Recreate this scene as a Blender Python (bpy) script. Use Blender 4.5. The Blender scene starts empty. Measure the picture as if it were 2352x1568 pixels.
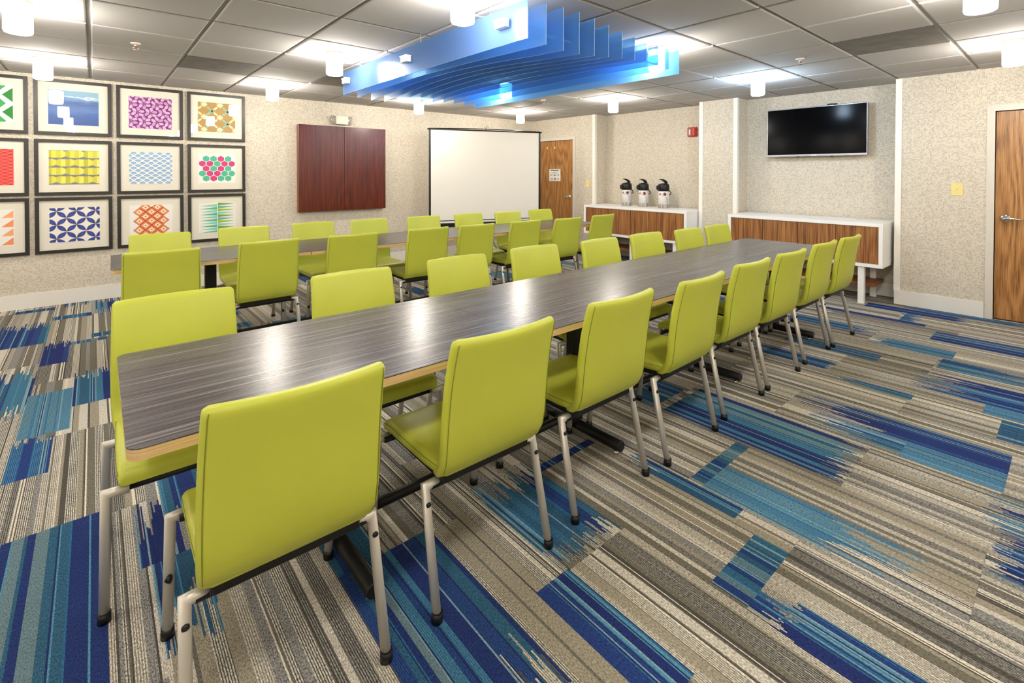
import bpy, math, random
from mathutils import Vector, Matrix
R = math.radians
SC = bpy.context.scene
COL = SC.collection

# ------------------------------------------------------------------ camera, world, exposure
YAW, PITCH, ROLL, FPX, PY, EYE = 49.3993, -0.014, 0.0015, 1121.485, 414.14, 1.35
cam_d = bpy.data.cameras.new('camera')
cam = bpy.data.objects.new('camera', cam_d)
COL.objects.link(cam)
cam_d.sensor_width = 36.0
cam_d.lens = FPX / 2352 * 36
cam_d.shift_y = -(784 - PY) / 2352
cam_d.clip_start = 0.02
cam.matrix_world = (Matrix.Translation((0, 0, EYE)) @ Matrix.Rotation(R(YAW - 90), 4, 'Z')
                    @ Matrix.Rotation(R(90) + PITCH, 4, 'X') @ Matrix.Rotation(ROLL, 4, 'Z'))
SC.camera = cam
W = bpy.data.worlds.new('world')
SC.world = W
W.use_nodes = True
W.node_tree.nodes['Background'].inputs[0].default_value = (1.0, 0.97, 0.92, 1)
W.node_tree.nodes['Background'].inputs[1].default_value = 0.02
SC.view_settings.view_transform = 'Standard'
SC.view_settings.look = 'None'
SC.view_settings.gamma = 1.0
SC.view_settings.use_curve_mapping = False
SC.view_settings.exposure = 0.12
LAMP_WARM = (1.0, 0.935, 0.835)
LAMP_COOL = (0.66, 0.88, 1.12)
LAMP_STRENGTH = 112.0

# ------------------------------------------------------------------ room dimensions (metres)
H = 2.337            # face of the ceiling tiles
YA = 6.82            # picture wall
XB = 6.35            # right wall, XN its recesses
XN = 6.66
XL, YR = -3.3, -2.7  # unseen walls to the left and behind
TILE = 0.6096
CX0, CY0 = -0.0173, 3.6883   # ceiling lattice

# ------------------------------------------------------------------ mesh helpers
class MB:
    def __init__(self):
        self.v, self.f, self.m, self.c, self.s = [], [], [], [], []
    def face(self, idx, mat=0, col=None, smooth=False):
        self.f.append(tuple(idx)); self.m.append(mat); self.c.append(col); self.s.append(smooth)
    def poly(self, pts, mat=0, col=None, smooth=False):
        b = len(self.v); self.v += [tuple(p) for p in pts]
        self.face(range(b, b + len(pts)), mat, col, smooth)
        return self
    def box(self, x0, y0, z0, x1, y1, z1, mat=0, col=None, bev=0.0):
        if bev <= 0:
            b = len(self.v)
            self.v += [(x0,y0,z0),(x1,y0,z0),(x1,y1,z0),(x0,y1,z0),(x0,y0,z1),(x1,y0,z1),(x1,y1,z1),(x0,y1,z1)]
            for q in ((3,2,1,0),(4,5,6,7),(0,1,5,4),(1,2,6,5),(2,3,7,6),(3,0,4,7)):
                self.face([b + i for i in q], mat, col)
            return self
        e = bev
        lv = [(z0, e), (z0 + e, 0), (z1 - e, 0), (z1, e)]
        rings = []
        for z, i in lv:
            rings.append([(x0+i+e,y0+i,z),(x1-i-e,y0+i,z),(x1-i,y0+i+e,z),(x1-i,y1-i-e,z),(x1-i-e,y1-i,z),(x0+i+e,y1-i,z),(x0+i,y1-i-e,z),(x0+i,y0+i+e,z)])
        return self.loft(rings, mat, cap=True, smooth=False)
    def loft(self, rings, mat=0, cap=True, smooth=True, closed=True):
        b = len(self.v); n = len(rings[0])
        for r in rings: self.v += [tuple(p) for p in r]
        for k in range(len(rings) - 1):
            for i in range(n if closed else n - 1):
                j = (i + 1) % n
                self.face((b+k*n+i, b+k*n+j, b+(k+1)*n+j, b+(k+1)*n+i), mat, None, smooth)
        if cap:
            self.face([b + i for i in range(n - 1, -1, -1)], mat, None, False)
            e = b + (len(rings) - 1) * n
            self.face([e + i for i in range(n)], mat, None, False)
        return self
    def tube(self, path, r, n=10, mat=0, cap=True):
        P = [Vector(p) for p in path]
        rs = r if isinstance(r, (list, tuple)) else [r] * len(P)
        T = []
        for i in range(len(P)):
            a = (P[i] - P[i-1]).normalized() if i else None
            c = (P[i+1] - P[i]).normalized() if i < len(P) - 1 else None
            T.append((a, c))
        t0 = T[0][1]
        up = Vector((0,0,1)) if abs(t0.z) < 0.9 else Vector((1,0,0))
        nx = t0.cross(up).normalized()
        rings = []
        for i in range(len(P)):
            a, c = T[i]
            t = (a + c).normalized() if a and c else (a or c)
            nx = (nx - t * nx.dot(t)).normalized()
            ny = t.cross(nx)
            k = 1.0
            axis = None
            if a and c:
                ca = max(0.35, a.dot(t)); k = 1 / ca
                axis = (a - c)
                axis = axis.normalized() if axis.length > 1e-6 else None
            ring = []
            for j in range(n):
                an = 2 * math.pi * j / n
                o = (nx * math.cos(an) + ny * math.sin(an)) * rs[i]
                if axis is not None:
                    o = o + axis * o.dot(axis) * (k - 1)
                ring.append(P[i] + o)
            rings.append(ring)
        return self.loft(rings, mat, cap)
    def lathe(self, prof, n=24, mat=0, cx=0.0, cy=0.0, smooth=True, cap=True):
        rings = [[(cx + r*math.cos(2*math.pi*i/n), cy + r*math.sin(2*math.pi*i/n), z) for i in range(n)] for r, z in prof]
        return self.loft(rings, mat, cap, smooth)
    def disc_prism(self, pts, z0, z1, mat=0):
        return self.loft([[(x, y, z0) for x, y in pts], [(x, y, z1) for x, y in pts]], mat, True, False)
    def build(self, name, mats, parent=None, loc=None, rz=0.0):
        me = bpy.data.meshes.new(name)
        me.from_pydata(self.v, [], self.f)
        ms = mats if isinstance(mats, (list, tuple)) else [mats]
        for m in ms: me.materials.append(m)
        if len(ms) > 1: me.polygons.foreach_set('material_index', self.m)
        if any(self.s): me.polygons.foreach_set('use_smooth', self.s)
        if any(c is not None for c in self.c):
            at = me.color_attributes.new('Col', 'FLOAT_COLOR', 'CORNER')
            d = []
            for p, c in zip(self.f, self.c): d += list(c or (1,1,1,1)) * len(p)
            at.data.foreach_set('color', d)
        me.update()
        o = bpy.data.objects.new(name, me)
        COL.objects.link(o)
        if parent: o.parent = parent
        if loc: o.location = loc
        o.rotation_euler.z = rz
        return o

def empty(name, loc, rz=0.0):
    o = bpy.data.objects.new(name, None); COL.objects.link(o)
    o.location = loc; o.rotation_euler.z = rz; o.empty_display_size = 0.1
    return o
def tag(o, label, cat, group=None):
    o['label'] = label; o['category'] = cat
    if group: o['group'] = group
    return o
def struct(o, label=None, cat=None):
    o['kind'] = 'structure'
    if label: o['label'] = label
    if cat: o['category'] = cat
    return o
def copy_tree(o, parent=None):
    c = o.copy(); COL.objects.link(c); c.parent = parent
    for ch in list(o.children): copy_tree(ch, c)
    return c
def rect_pts(x0, y0, x1, y1, r, corners=(1,1,1,1), n=5):
    out = []
    for (cx, cy, a0, on) in ((x1-r, y0+r, -90, corners[1]), (x1-r, y1-r, 0, corners[2]), (x0+r, y1-r, 90, corners[3]), (x0+r, y0+r, 180, corners[0])):
        if on:
            for k in range(n + 1):
                a = R(a0 + 90 * k / n); out.append((cx + r*math.cos(a), cy + r*math.sin(a)))
        else:
            out.append((x1 if cx > (x0+x1)/2 else x0, y1 if cy > (y0+y1)/2 else y0))
    return out

# ------------------------------------------------------------------ materials
def new_mat(name):
    m = bpy.data.materials.new(name); m.use_nodes = True
    nt = m.node_tree
    return m, nt, nt.nodes['Principled BSDF']
def nd(nt, typ, **kw):
    n = nt.nodes.new(typ)
    for k, v in kw.items():
        if k.startswith('in_'):
            n.inputs[int(k[3:]) if k[3:].isdigit() else k[3:]].default_value = v
        else: setattr(n, k, v)
    return n
def plain(name, col, rough=0.5, metal=0.0, noise=0.0, nscale=60.0, spec=0.5, bump=0.0):
    m, nt, p = new_mat(name)
    p.inputs['Base Color'].default_value = (*col, 1)
    p.inputs['Roughness'].default_value = rough
    p.inputs['Metallic'].default_value = metal
    p.inputs['Specular IOR Level'].default_value = spec
    if noise > 0 or bump > 0:
        tc = nd(nt, 'ShaderNodeTexCoord')
        nz = nd(nt, 'ShaderNodeTexNoise'); nz.inputs['Scale'].default_value = nscale; nz.inputs['Detail'].default_value = 3
        nt.links.new(tc.outputs['Object'], nz.inputs['Vector'])
        if noise > 0:
            cr = nd(nt, 'ShaderNodeValToRGB')
            cr.color_ramp.elements[0].position = 0.3; cr.color_ramp.elements[1].position = 0.7
            cr.color_ramp.elements[0].color = (*[c*(1-noise) for c in col], 1)
            cr.color_ramp.elements[1].color = (*[min(1, c*(1+noise)) for c in col], 1)
            nt.links.new(nz.outputs['Fac'], cr.inputs['Fac']); nt.links.new(cr.outputs['Color'], p.inputs['Base Color'])
        if bump > 0:
            b = nd(nt, 'ShaderNodeBump'); b.inputs['Strength'].default_value = bump; b.inputs['Distance'].default_value = 0.002
            nt.links.new(nz.outputs['Fac'], b.inputs['Height']); nt.links.new(b.outputs['Normal'], p.inputs['Normal'])
    return m
def grain(name, stops, scale, rough=0.45, coords='Object', detail=5, figure=0.0, fscale=(2, 2, 0.5), spec=0.5, distort=0.3):
    """streaky material: noise squeezed across the grain; optional cathedral figure"""
    m, nt, p = new_mat(name)
    tc = nd(nt, 'ShaderNodeTexCoord')
    mp = nd(nt, 'ShaderNodeMapping'); mp.inputs['Scale'].default_value = scale
    nt.links.new(tc.outputs[coords], mp.inputs['Vector'])
    nz = nd(nt, 'ShaderNodeTexNoise'); nz.inputs['Scale'].default_value = 1.0
    nz.inputs['Detail'].default_value = detail; nz.inputs['Roughness'].default_value = 0.62; nz.inputs['Distortion'].default_value = distort
    nt.links.new(mp.outputs['Vector'], nz.inputs['Vector'])
    fac = nz.outputs['Fac']
    if figure > 0:
        mp2 = nd(nt, 'ShaderNodeMapping'); mp2.inputs['Scale'].default_value = fscale
        nt.links.new(tc.outputs[coords], mp2.inputs['Vector'])
        n2 = nd(nt, 'ShaderNodeTexNoise'); n2.inputs['Scale'].default_value = 1.0; n2.inputs['Detail'].default_value = 1.5
        nt.links.new(mp2.outputs['Vector'], n2.inputs['Vector'])
        mul = nd(nt, 'ShaderNodeMath', operation='MULTIPLY', in_1=75.0); nt.links.new(n2.outputs['Fac'], mul.inputs[0])
        sn = nd(nt, 'ShaderNodeMath', operation='SINE'); nt.links.new(mul.outputs[0], sn.inputs[0])
        ma = nd(nt, 'ShaderNodeMath', operation='MULTIPLY_ADD', in_1=figure); nt.links.new(sn.outputs[0], ma.inputs[0]); nt.links.new(fac, ma.inputs[2])
        fac = ma.outputs[0]
    cr = nd(nt, 'ShaderNodeValToRGB')
    el = cr.color_ramp.elements
    while len(el) < len(stops): el.new(0.5)
    for e, (pos, c) in zip(el, stops): e.position = pos; e.color = (*c, 1)
    nt.links.new(fac, cr.inputs['Fac']); nt.links.new(cr.outputs['Color'], p.inputs['Base Color'])
    p.inputs['Roughness'].default_value = rough
    p.inputs['Specular IOR Level'].default_value = spec
    return m
def emit(name, col, strength):
    m = bpy.data.materials.new(name); m.use_nodes = True; nt = m.node_tree
    nt.nodes.remove(nt.nodes['Principled BSDF'])
    e = nd(nt, 'ShaderNodeEmission'); e.inputs[0].default_value = (*col, 1); e.inputs[1].default_value = strength
    nt.links.new(e.outputs[0], nt.nodes['Material Output'].inputs[0])
    return m

def wallpaper():
    m, nt, p = new_mat('woven_wallpaper')
    g = nd(nt, 'ShaderNodeNewGeometry')
    sep = nd(nt, 'ShaderNodeSeparateXYZ'); nt.links.new(g.outputs['Position'], sep.inputs[0])
    add = nd(nt, 'ShaderNodeMath', operation='ADD'); nt.links.new(sep.outputs['X'], add.inputs[0]); nt.links.new(sep.outputs['Y'], add.inputs[1])
    def dash(su, sv, thr, seed):
        a = nd(nt, 'ShaderNodeMath', operation='MULTIPLY', in_1=su); nt.links.new(add.outputs[0], a.inputs[0])
        b = nd(nt, 'ShaderNodeMath', operation='MULTIPLY', in_1=sv); nt.links.new(sep.outputs['Z'], b.inputs[0])
        fa = nd(nt, 'ShaderNodeMath', operation='FLOOR'); nt.links.new(a.outputs[0], fa.inputs[0])
        fb = nd(nt, 'ShaderNodeMath', operation='FLOOR'); nt.links.new(b.outputs[0], fb.inputs[0])
        cb = nd(nt, 'ShaderNodeCombineXYZ'); cb.inputs[2].default_value = seed
        nt.links.new(fa.outputs[0], cb.inputs[0]); nt.links.new(fb.outputs[0], cb.inputs[1])
        wn = nd(nt, 'ShaderNodeTexWhiteNoise', noise_dimensions='3D'); nt.links.new(cb.outputs[0], wn.inputs['Vector'])
        gt = nd(nt, 'ShaderNodeMath', operation='GREATER_THAN', in_1=thr); nt.links.new(wn.outputs['Value'], gt.inputs[0])
        return gt.outputs[0], wn.outputs['Value']
    d1, w1 = dash(62, 170, 0.80, 1.3)
    d2, w2 = dash(165, 68, 0.83, 7.7)
    d3, w3 = dash(110, 110, 0.5, 3.1)
    mx = nd(nt, 'ShaderNodeMath', operation='MAXIMUM'); nt.links.new(d1, mx.inputs[0]); nt.links.new(d2, mx.inputs[1])
    cr = nd(nt, 'ShaderNodeMix', data_type='RGBA')
    cr.inputs[6].default_value = (0.69, 0.625, 0.52, 1); cr.inputs[7].default_value = (0.44, 0.39, 0.30, 1)
    mfac = nd(nt, 'ShaderNodeMath', operation='MULTIPLY', in_1=0.62); nt.links.new(mx.outputs[0], mfac.inputs[0])
    nt.links.new(mfac.outputs[0], cr.inputs[0])
    c2 = nd(nt, 'ShaderNodeMix', data_type='RGBA', blend_type='MULTIPLY')
    sm = nd(nt, 'ShaderNodeMath', operation='MULTIPLY', in_1=0.12); nt.links.new(w3, sm.inputs[0])
    nt.links.new(sm.outputs[0], c2.inputs[0]); nt.links.new(cr.outputs[2], c2.inputs[6]); c2.inputs[7].default_value = (0.45, 0.42, 0.36, 1)
    nt.links.new(c2.outputs[2], p.inputs['Base Color'])
    p.inputs['Roughness'].default_value = 0.5
    p.inputs['Specular IOR Level'].default_value = 0.35
    return m
def carpet():
    m, nt, p = new_mat('carpet_pile')
    at = nd(nt, 'ShaderNodeVertexColor', layer_name='Col')
    g = nd(nt, 'ShaderNodeNewGeometry')
    mp = nd(nt, 'ShaderNodeMapping'); mp.inputs['Scale'].default_value = (330, 120, 200)
    nt.links.new(g.outputs['Position'], mp.inputs['Vector'])
    nz = nd(nt, 'ShaderNodeTexNoise'); nz.inputs['Scale'].default_value = 1.0; nz.inputs['Detail'].default_value = 1.0
    nt.links.new(mp.outputs['Vector'], nz.inputs['Vector'])
    # darker / lighter yarn ends; alpha of the attribute is the heather strength
    mr = nd(nt, 'ShaderNodeMapRange', in_1=0.32, in_2=0.68, in_3=-1.0, in_4=1.0); nt.links.new(nz.outputs['Fac'], mr.inputs[0])
    mul = nd(nt, 'ShaderNodeMath', operation='MULTIPLY'); nt.links.new(mr.outputs[0], mul.inputs[0]); nt.links.new(at.outputs['Alpha'], mul.inputs[1])
    a1 = nd(nt, 'ShaderNodeMath', operation='ADD', in_1=1.0); nt.links.new(mul.outputs[0], a1.inputs[0])
    vm = nd(nt, 'ShaderNodeVectorMath', operation='SCALE'); nt.links.new(at.outputs['Color'], vm.inputs[0]); nt.links.new(a1.outputs[0], vm.inputs[3])
    nt.links.new(vm.outputs[0], p.inputs['Base Color'])
    p.inputs['Roughness'].default_value = 0.95
    p.inputs['Specular IOR Level'].default_value = 0.1
    b = nd(nt, 'ShaderNodeBump'); b.inputs['Strength'].default_value = 0.5; b.inputs['Distance'].default_value = 0.003
    nt.links.new(nz.outputs['Fac'], b.inputs['Height']); nt.links.new(b.outputs['Normal'], p.inputs['Normal'])
    return m
def acrylic():
    m = bpy.data.materials.new('blue_acrylic'); m.use_nodes = True; nt = m.node_tree
    nt.nodes.remove(nt.nodes['Principled BSDF'])
    tr = nd(nt, 'ShaderNodeBsdfTransparent'); tr.inputs[0].default_value = (0.60, 0.83, 1.0, 1)
    tl = nd(nt, 'ShaderNodeBsdfTranslucent'); tl.inputs[0].default_value = (0.25, 0.56, 1.0, 1)
    df = nd(nt, 'ShaderNodeBsdfDiffuse'); df.inputs[0].default_value = (0.24, 0.37, 0.62, 1)
    gl = nd(nt, 'ShaderNodeBsdfGlossy'); gl.inputs['Roughness'].default_value = 0.22
    m1 = nd(nt, 'ShaderNodeMixShader', in_0=0.36); nt.links.new(tl.outputs[0], m1.inputs[1]); nt.links.new(df.outputs[0], m1.inputs[2])
    m2 = nd(nt, 'ShaderNodeMixShader', in_0=0.48); nt.links.new(tr.outputs[0], m2.inputs[1]); nt.links.new(m1.outputs[0], m2.inputs[2])
    m3 = nd(nt, 'ShaderNodeMixShader', in_0=0.07); nt.links.new(m2.outputs[0], m3.inputs[1]); nt.links.new(gl.outputs[0], m3.inputs[2])
    nt.links.new(m3.outputs[0], nt.nodes['Material Output'].inputs[0])
    return m
def clear_glass(name, rough=0.0, haze=0.0):
    m = bpy.data.materials.new(name); m.use_nodes = True; nt = m.node_tree
    nt.nodes.remove(nt.nodes['Principled BSDF'])
    tr = nd(nt, 'ShaderNodeBsdfTransparent')
    gl = nd(nt, 'ShaderNodeBsdfGlossy'); gl.inputs['Roughness'].default_value = rough
    fr = nd(nt, 'ShaderNodeFresnel', in_0=1.5)
    g = nd(nt, 'ShaderNodeNewGeometry')
    iv = nd(nt, 'ShaderNodeMath', operation='SUBTRACT', in_0=1.0); nt.links.new(g.outputs['Backfacing'], iv.inputs[1])
    ml = nd(nt, 'ShaderNodeMath', operation='MULTIPLY'); nt.links.new(fr.outputs[0], ml.inputs[0]); nt.links.new(iv.outputs[0], ml.inputs[1])
    mx = nd(nt, 'ShaderNodeMixShader'); nt.links.new(ml.outputs[0], mx.inputs[0]); nt.links.new(tr.outputs[0], mx.inputs[1]); nt.links.new(gl.outputs[0], mx.inputs[2])
    out = mx
    if haze > 0:
        df = nd(nt, 'ShaderNodeBsdfDiffuse'); df.inputs[0].default_value = (0.50, 0.46, 0.38, 1)
        out = nd(nt, 'ShaderNodeMixShader', in_0=haze); nt.links.new(mx.outputs[0], out.inputs[1]); nt.links.new(df.outputs[0], out.inputs[2])
    nt.links.new(out.outputs[0], nt.nodes['Material Output'].inputs[0])
    return m
def attr_print(name, rough=0.6):
    m, nt, p = new_mat(name)
    at = nd(nt, 'ShaderNodeVertexColor', layer_name='Col')
    nt.links.new(at.outputs['Color'], p.inputs['Base Color'])
    p.inputs['Roughness'].default_value = rough
    return m
def watercolour():
    m, nt, p = new_mat('watercolour_print')
    tc = nd(nt, 'ShaderNodeTexCoord')
    mp = nd(nt, 'ShaderNodeMapping'); mp.inputs['Scale'].default_value = (6, 1, 26)
    nt.links.new(tc.outputs['Object'], mp.inputs['Vector'])
    nz = nd(nt, 'ShaderNodeTexNoise'); nz.inputs['Scale'].default_value = 1.0; nz.inputs['Detail'].default_value = 4
    nt.links.new(mp.outputs['Vector'], nz.inputs['Vector'])
    sep = nd(nt, 'ShaderNodeSeparateXYZ'); nt.links.new(tc.outputs['Object'], sep.inputs[0])
    zr = nd(nt, 'ShaderNodeMapRange', in_1=-0.18, in_2=0.18, in_3=0.0, in_4=1.0); nt.links.new(sep.outputs['Z'], zr.inputs[0])
    ma = nd(nt, 'ShaderNodeMath', operation='MULTIPLY_ADD', in_1=0.35); nt.links.new(nz.outputs['Fac'], ma.inputs[0]); nt.links.new(zr.outputs[0], ma.inputs[2])
    cr = nd(nt, 'ShaderNodeValToRGB'); el = cr.color_ramp.elements
    for pos, c in ((0.10, (0.03,0.08,0.30)), (0.45, (0.05,0.12,0.36)), (0.62, (0.10,0.20,0.48)), (0.80, (0.06,0.12,0.34)), (0.95, (0.16,0.32,0.55)), (1.1, (0.25,0.45,0.60))):
        e = el.new(min(1, pos)); e.color = (*c, 1)
    nt.links.new(ma.outputs[0], cr.inputs['Fac']); nt.links.new(cr.outputs['Color'], p.inputs['Base Color'])
    p.inputs['Roughness'].default_value = 0.6
    return m

M = dict(
    wall=wallpaper(), carpet=carpet(), acrylic=acrylic(),
    tile=plain('ceiling_tile_mineral', (0.50, 0.48, 0.465), 0.9, noise=0.05, nscale=260, spec=0.1, bump=0.15),
    grid=plain('ceiling_grid_paint', (0.40, 0.39, 0.37), 0.6),
    dark_tile=plain('stained_ceiling_panel', (0.20, 0.185, 0.165), 0.8, noise=0.16, nscale=9, spec=0.2),
    white=plain('white_lacquer', (0.93, 0.92, 0.905), 0.35),
    trim=plain('cream_trim_paint', (0.90, 0.87, 0.80), 0.5),
    base=plain('white_baseboard', (0.82, 0.79, 0.73), 0.45),
    vinyl=plain('lime_vinyl', (0.490, 0.525, 0.052), 0.42, noise=0.035, nscale=5, bump=0.02),
    seam=plain('lime_stitching', (0.20, 0.22, 0.02), 0.7),
    steel=plain('satin_silver_metal', (0.66, 0.62, 0.56), 0.36, 0.45),
    chrome=plain('polished_chrome', (0.75, 0.75, 0.76), 0.12, 1.0),
    black=plain('black_plastic', (0.007, 0.007, 0.008), 0.35, spec=0.35),
    blackm=plain('black_powder_coat', (0.010, 0.0095, 0.009), 0.38, spec=0.3),
    frame=plain('black_picture_frame', (0.014, 0.010, 0.008), 0.4),
    mat=plain('cream_mat_board', (0.80, 0.755, 0.655), 0.8),
    paper=plain('white_paper', (0.85, 0.84, 0.82), 0.8),
    glass=clear_glass('picture_glass'), fin_edge_glow=plain('acrylic_edge_painted_glow', (0.42, 0.66, 0.92), 0.15),  # fin edge colour is lightened to stand in for light gathered there
    lens=clear_glass('clear_plastic_lens', 0.08, 0.3),
    cream=plain('almond_plastic', (0.80, 0.67, 0.27), 0.4),
    ivory=plain('ivory_housing', (0.72, 0.69, 0.58), 0.4),
    grey=plain('grey_door_frame', (0.66, 0.61, 0.54), 0.4),
    screen=plain('matte_screen_fabric', (0.82, 0.79, 0.73), 0.9, spec=0.1),
    red=plain('red_alarm_plastic', (0.50, 0.02, 0.012), 0.35),
    tvglass=plain('tv_panel_glass', (0.002, 0.002, 0.0025), 0.14, spec=0.05),
    tvframe=plain('tv_bezel_silver', (0.40, 0.40, 0.43), 0.3, 0.7),
    paint=attr_print('ink_print'), wc=watercolour(),
    ply=grain('plywood_edge', [(0.25, (0.36,0.21,0.08)), (0.5, (0.62,0.42,0.19)), (0.75, (0.74,0.55,0.29))], (3, 3, 260), 0.55),
    laminate=grain('grey_wood_laminate', [(0.26, (0.016,0.014,0.016)), (0.43, (0.052,0.046,0.050)), (0.57, (0.105,0.095,0.098)), (0.78, (0.30,0.28,0.275))], (1.6, 120, 10), 0.27, spec=0.42, detail=6, distort=0.25),
    zebra=grain('zebrano_veneer', [(0.30, (0.060,0.020,0.006)), (0.45, (0.23,0.088,0.025)), (0.62, (0.40,0.175,0.055)), (0.80, (0.52,0.26,0.09))], (150, 150, 2.2), 0.35, detail=4, figure=0.055, fscale=(5.0, 5.0, 0.35)),
    oak=grain('stained_oak', [(0.26, (0.13,0.050,0.012)), (0.45, (0.34,0.150,0.040)), (0.62, (0.46,0.220,0.068)), (0.80, (0.56,0.30,0.11))], (150, 150, 5.0), 0.35, figure=0.10, fscale=(2.6, 3.6, 0.6)),
    mahog=grain('mahogany_veneer', [(0.25, (0.022,0.003,0.002)), (0.45, (0.080,0.009,0.005)), (0.62, (0.125,0.017,0.008)), (0.80, (0.18,0.030,0.014))], (110, 60, 1.5), 0.26, figure=0.035, fscale=(2.6, 2, 0.55)),
    brown=plain('brown_shelf_laminate', (0.25, 0.085, 0.028), 0.45),
    lamp=emit('lit_opal_glass', LAMP_WARM, LAMP_STRENGTH),
    lampc=emit('lit_opal_glass_cool', LAMP_COOL, LAMP_STRENGTH),
    lampcap=plain('ribbed_lamp_cap', (0.62, 0.58, 0.50), 0.35, 0.5),
    potsteel=grain('brushed_steel', [(0.3, (0.10,0.09,0.08)), (0.5, (0.34,0.30,0.27)), (0.7, (0.66,0.62,0.56))], (45, 45, 0.5), 0.25),
    potwhite=plain('white_enamel', (0.82, 0.80, 0.79), 0.3),
)

# ------------------------------------------------------------------ setting: floor with carpet tiles
CT = 0.4575
FX0, FY0 = 0.155, 0.205
floor = MB().box(XL - 0.1, YR - 0.1, -0.12, 6.9, YA + 0.1, -0.006).build('floor', plain('floor_underlay', (0.26, 0.25, 0.23), 0.95))
struct(floor, 'carpet floor of striped blue and beige tiles', 'floor')
NEU = [((0.52,0.485,0.42), 0.45, 4, None), ((0.29,0.26,0.20), 0.40, 6, None), ((0.15,0.138,0.108), 0.40, 3, None), ((0.22,0.215,0.205), 0.6, 3, None),
       ((0.48,0.45,0.385), 0.6, 6, (0.085,0.08,0.072)), ((0.52,0.485,0.42), 0.5, 5, (0.22,0.20,0.16)), ((0.25,0.235,0.21), 0.6, 4, (0.05,0.05,0.048))]
BLU = [((0.018,0.034,0.135), 0.35, 7, None), ((0.022,0.065,0.20), 0.35, 4, (0.02,0.035,0.13)), ((0.03,0.10,0.17), 0.4, 4, None), ((0.06,0.18,0.28), 0.35, 3, (0.03,0.12,0.22)), ((0.12,0.19,0.22), 0.35, 3, None)]
SKY = [((0.075,0.19,0.29), 0.45, 6, None), ((0.11,0.22,0.29), 0.45, 5, (0.06,0.15,0.23)), ((0.34,0.27,0.17), 0.35, 1, None), ((0.03,0.12,0.24), 0.35, 3, (0.09,0.22,0.32))]
TEAL = [((0.028,0.085,0.155), 0.4, 6, None), ((0.04,0.14,0.23), 0.4, 4, (0.02,0.07,0.14)), ((0.10,0.17,0.21), 0.35, 3, None), ((0.018,0.045,0.16), 0.35, 3, None)]
NAVY = [((0.017,0.028,0.125), 0.4, 8, None), ((0.020,0.045,0.17), 0.4, 4, None), ((0.05,0.18,0.31), 0.35, 2, (0.02,0.04,0.15))]
THIN = {'b': [(0.08,0.23,0.33), (0.018,0.03,0.11), (0.20,0.31,0.36), (0.03,0.12,0.24)], 'n': [(0.66,0.60,0.50), (0.08,0.075,0.065), (0.07,0.065,0.06), (0.14,0.13,0.11)]}
def stripes(seed, x0, x1, pal, kind):
    """bands and single threads; a band with a second colour is ribbed thread by thread"""
    r = random.Random(seed); out = []; x = x0
    wts = [p[2] for p in pal]
    while x < x1 - 1e-6:
        q = r.random()
        if q < (0.58 if kind == 'b' else 0.48):
            w = r.uniform(0.003, 0.006); e = min(x1, x + w); out.append((x, e, r.choice(THIN[kind]), 0.35)); x = e
        else:
            w = r.uniform(0.009, 0.042); p = r.choices(pal, wts)[0]; e = min(x1, x + w)
            if p[3] is None: out.append((x, e, p[0], p[1])); x = e
            else:
                k = 0
                while x < e - 1e-6:
                    f = min(e, x + (0.0036 if k % 2 == 0 else 0.0026)); out.append((x, f, p[0] if k % 2 == 0 else p[3], p[1])); x = f; k += 1
    return out
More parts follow.
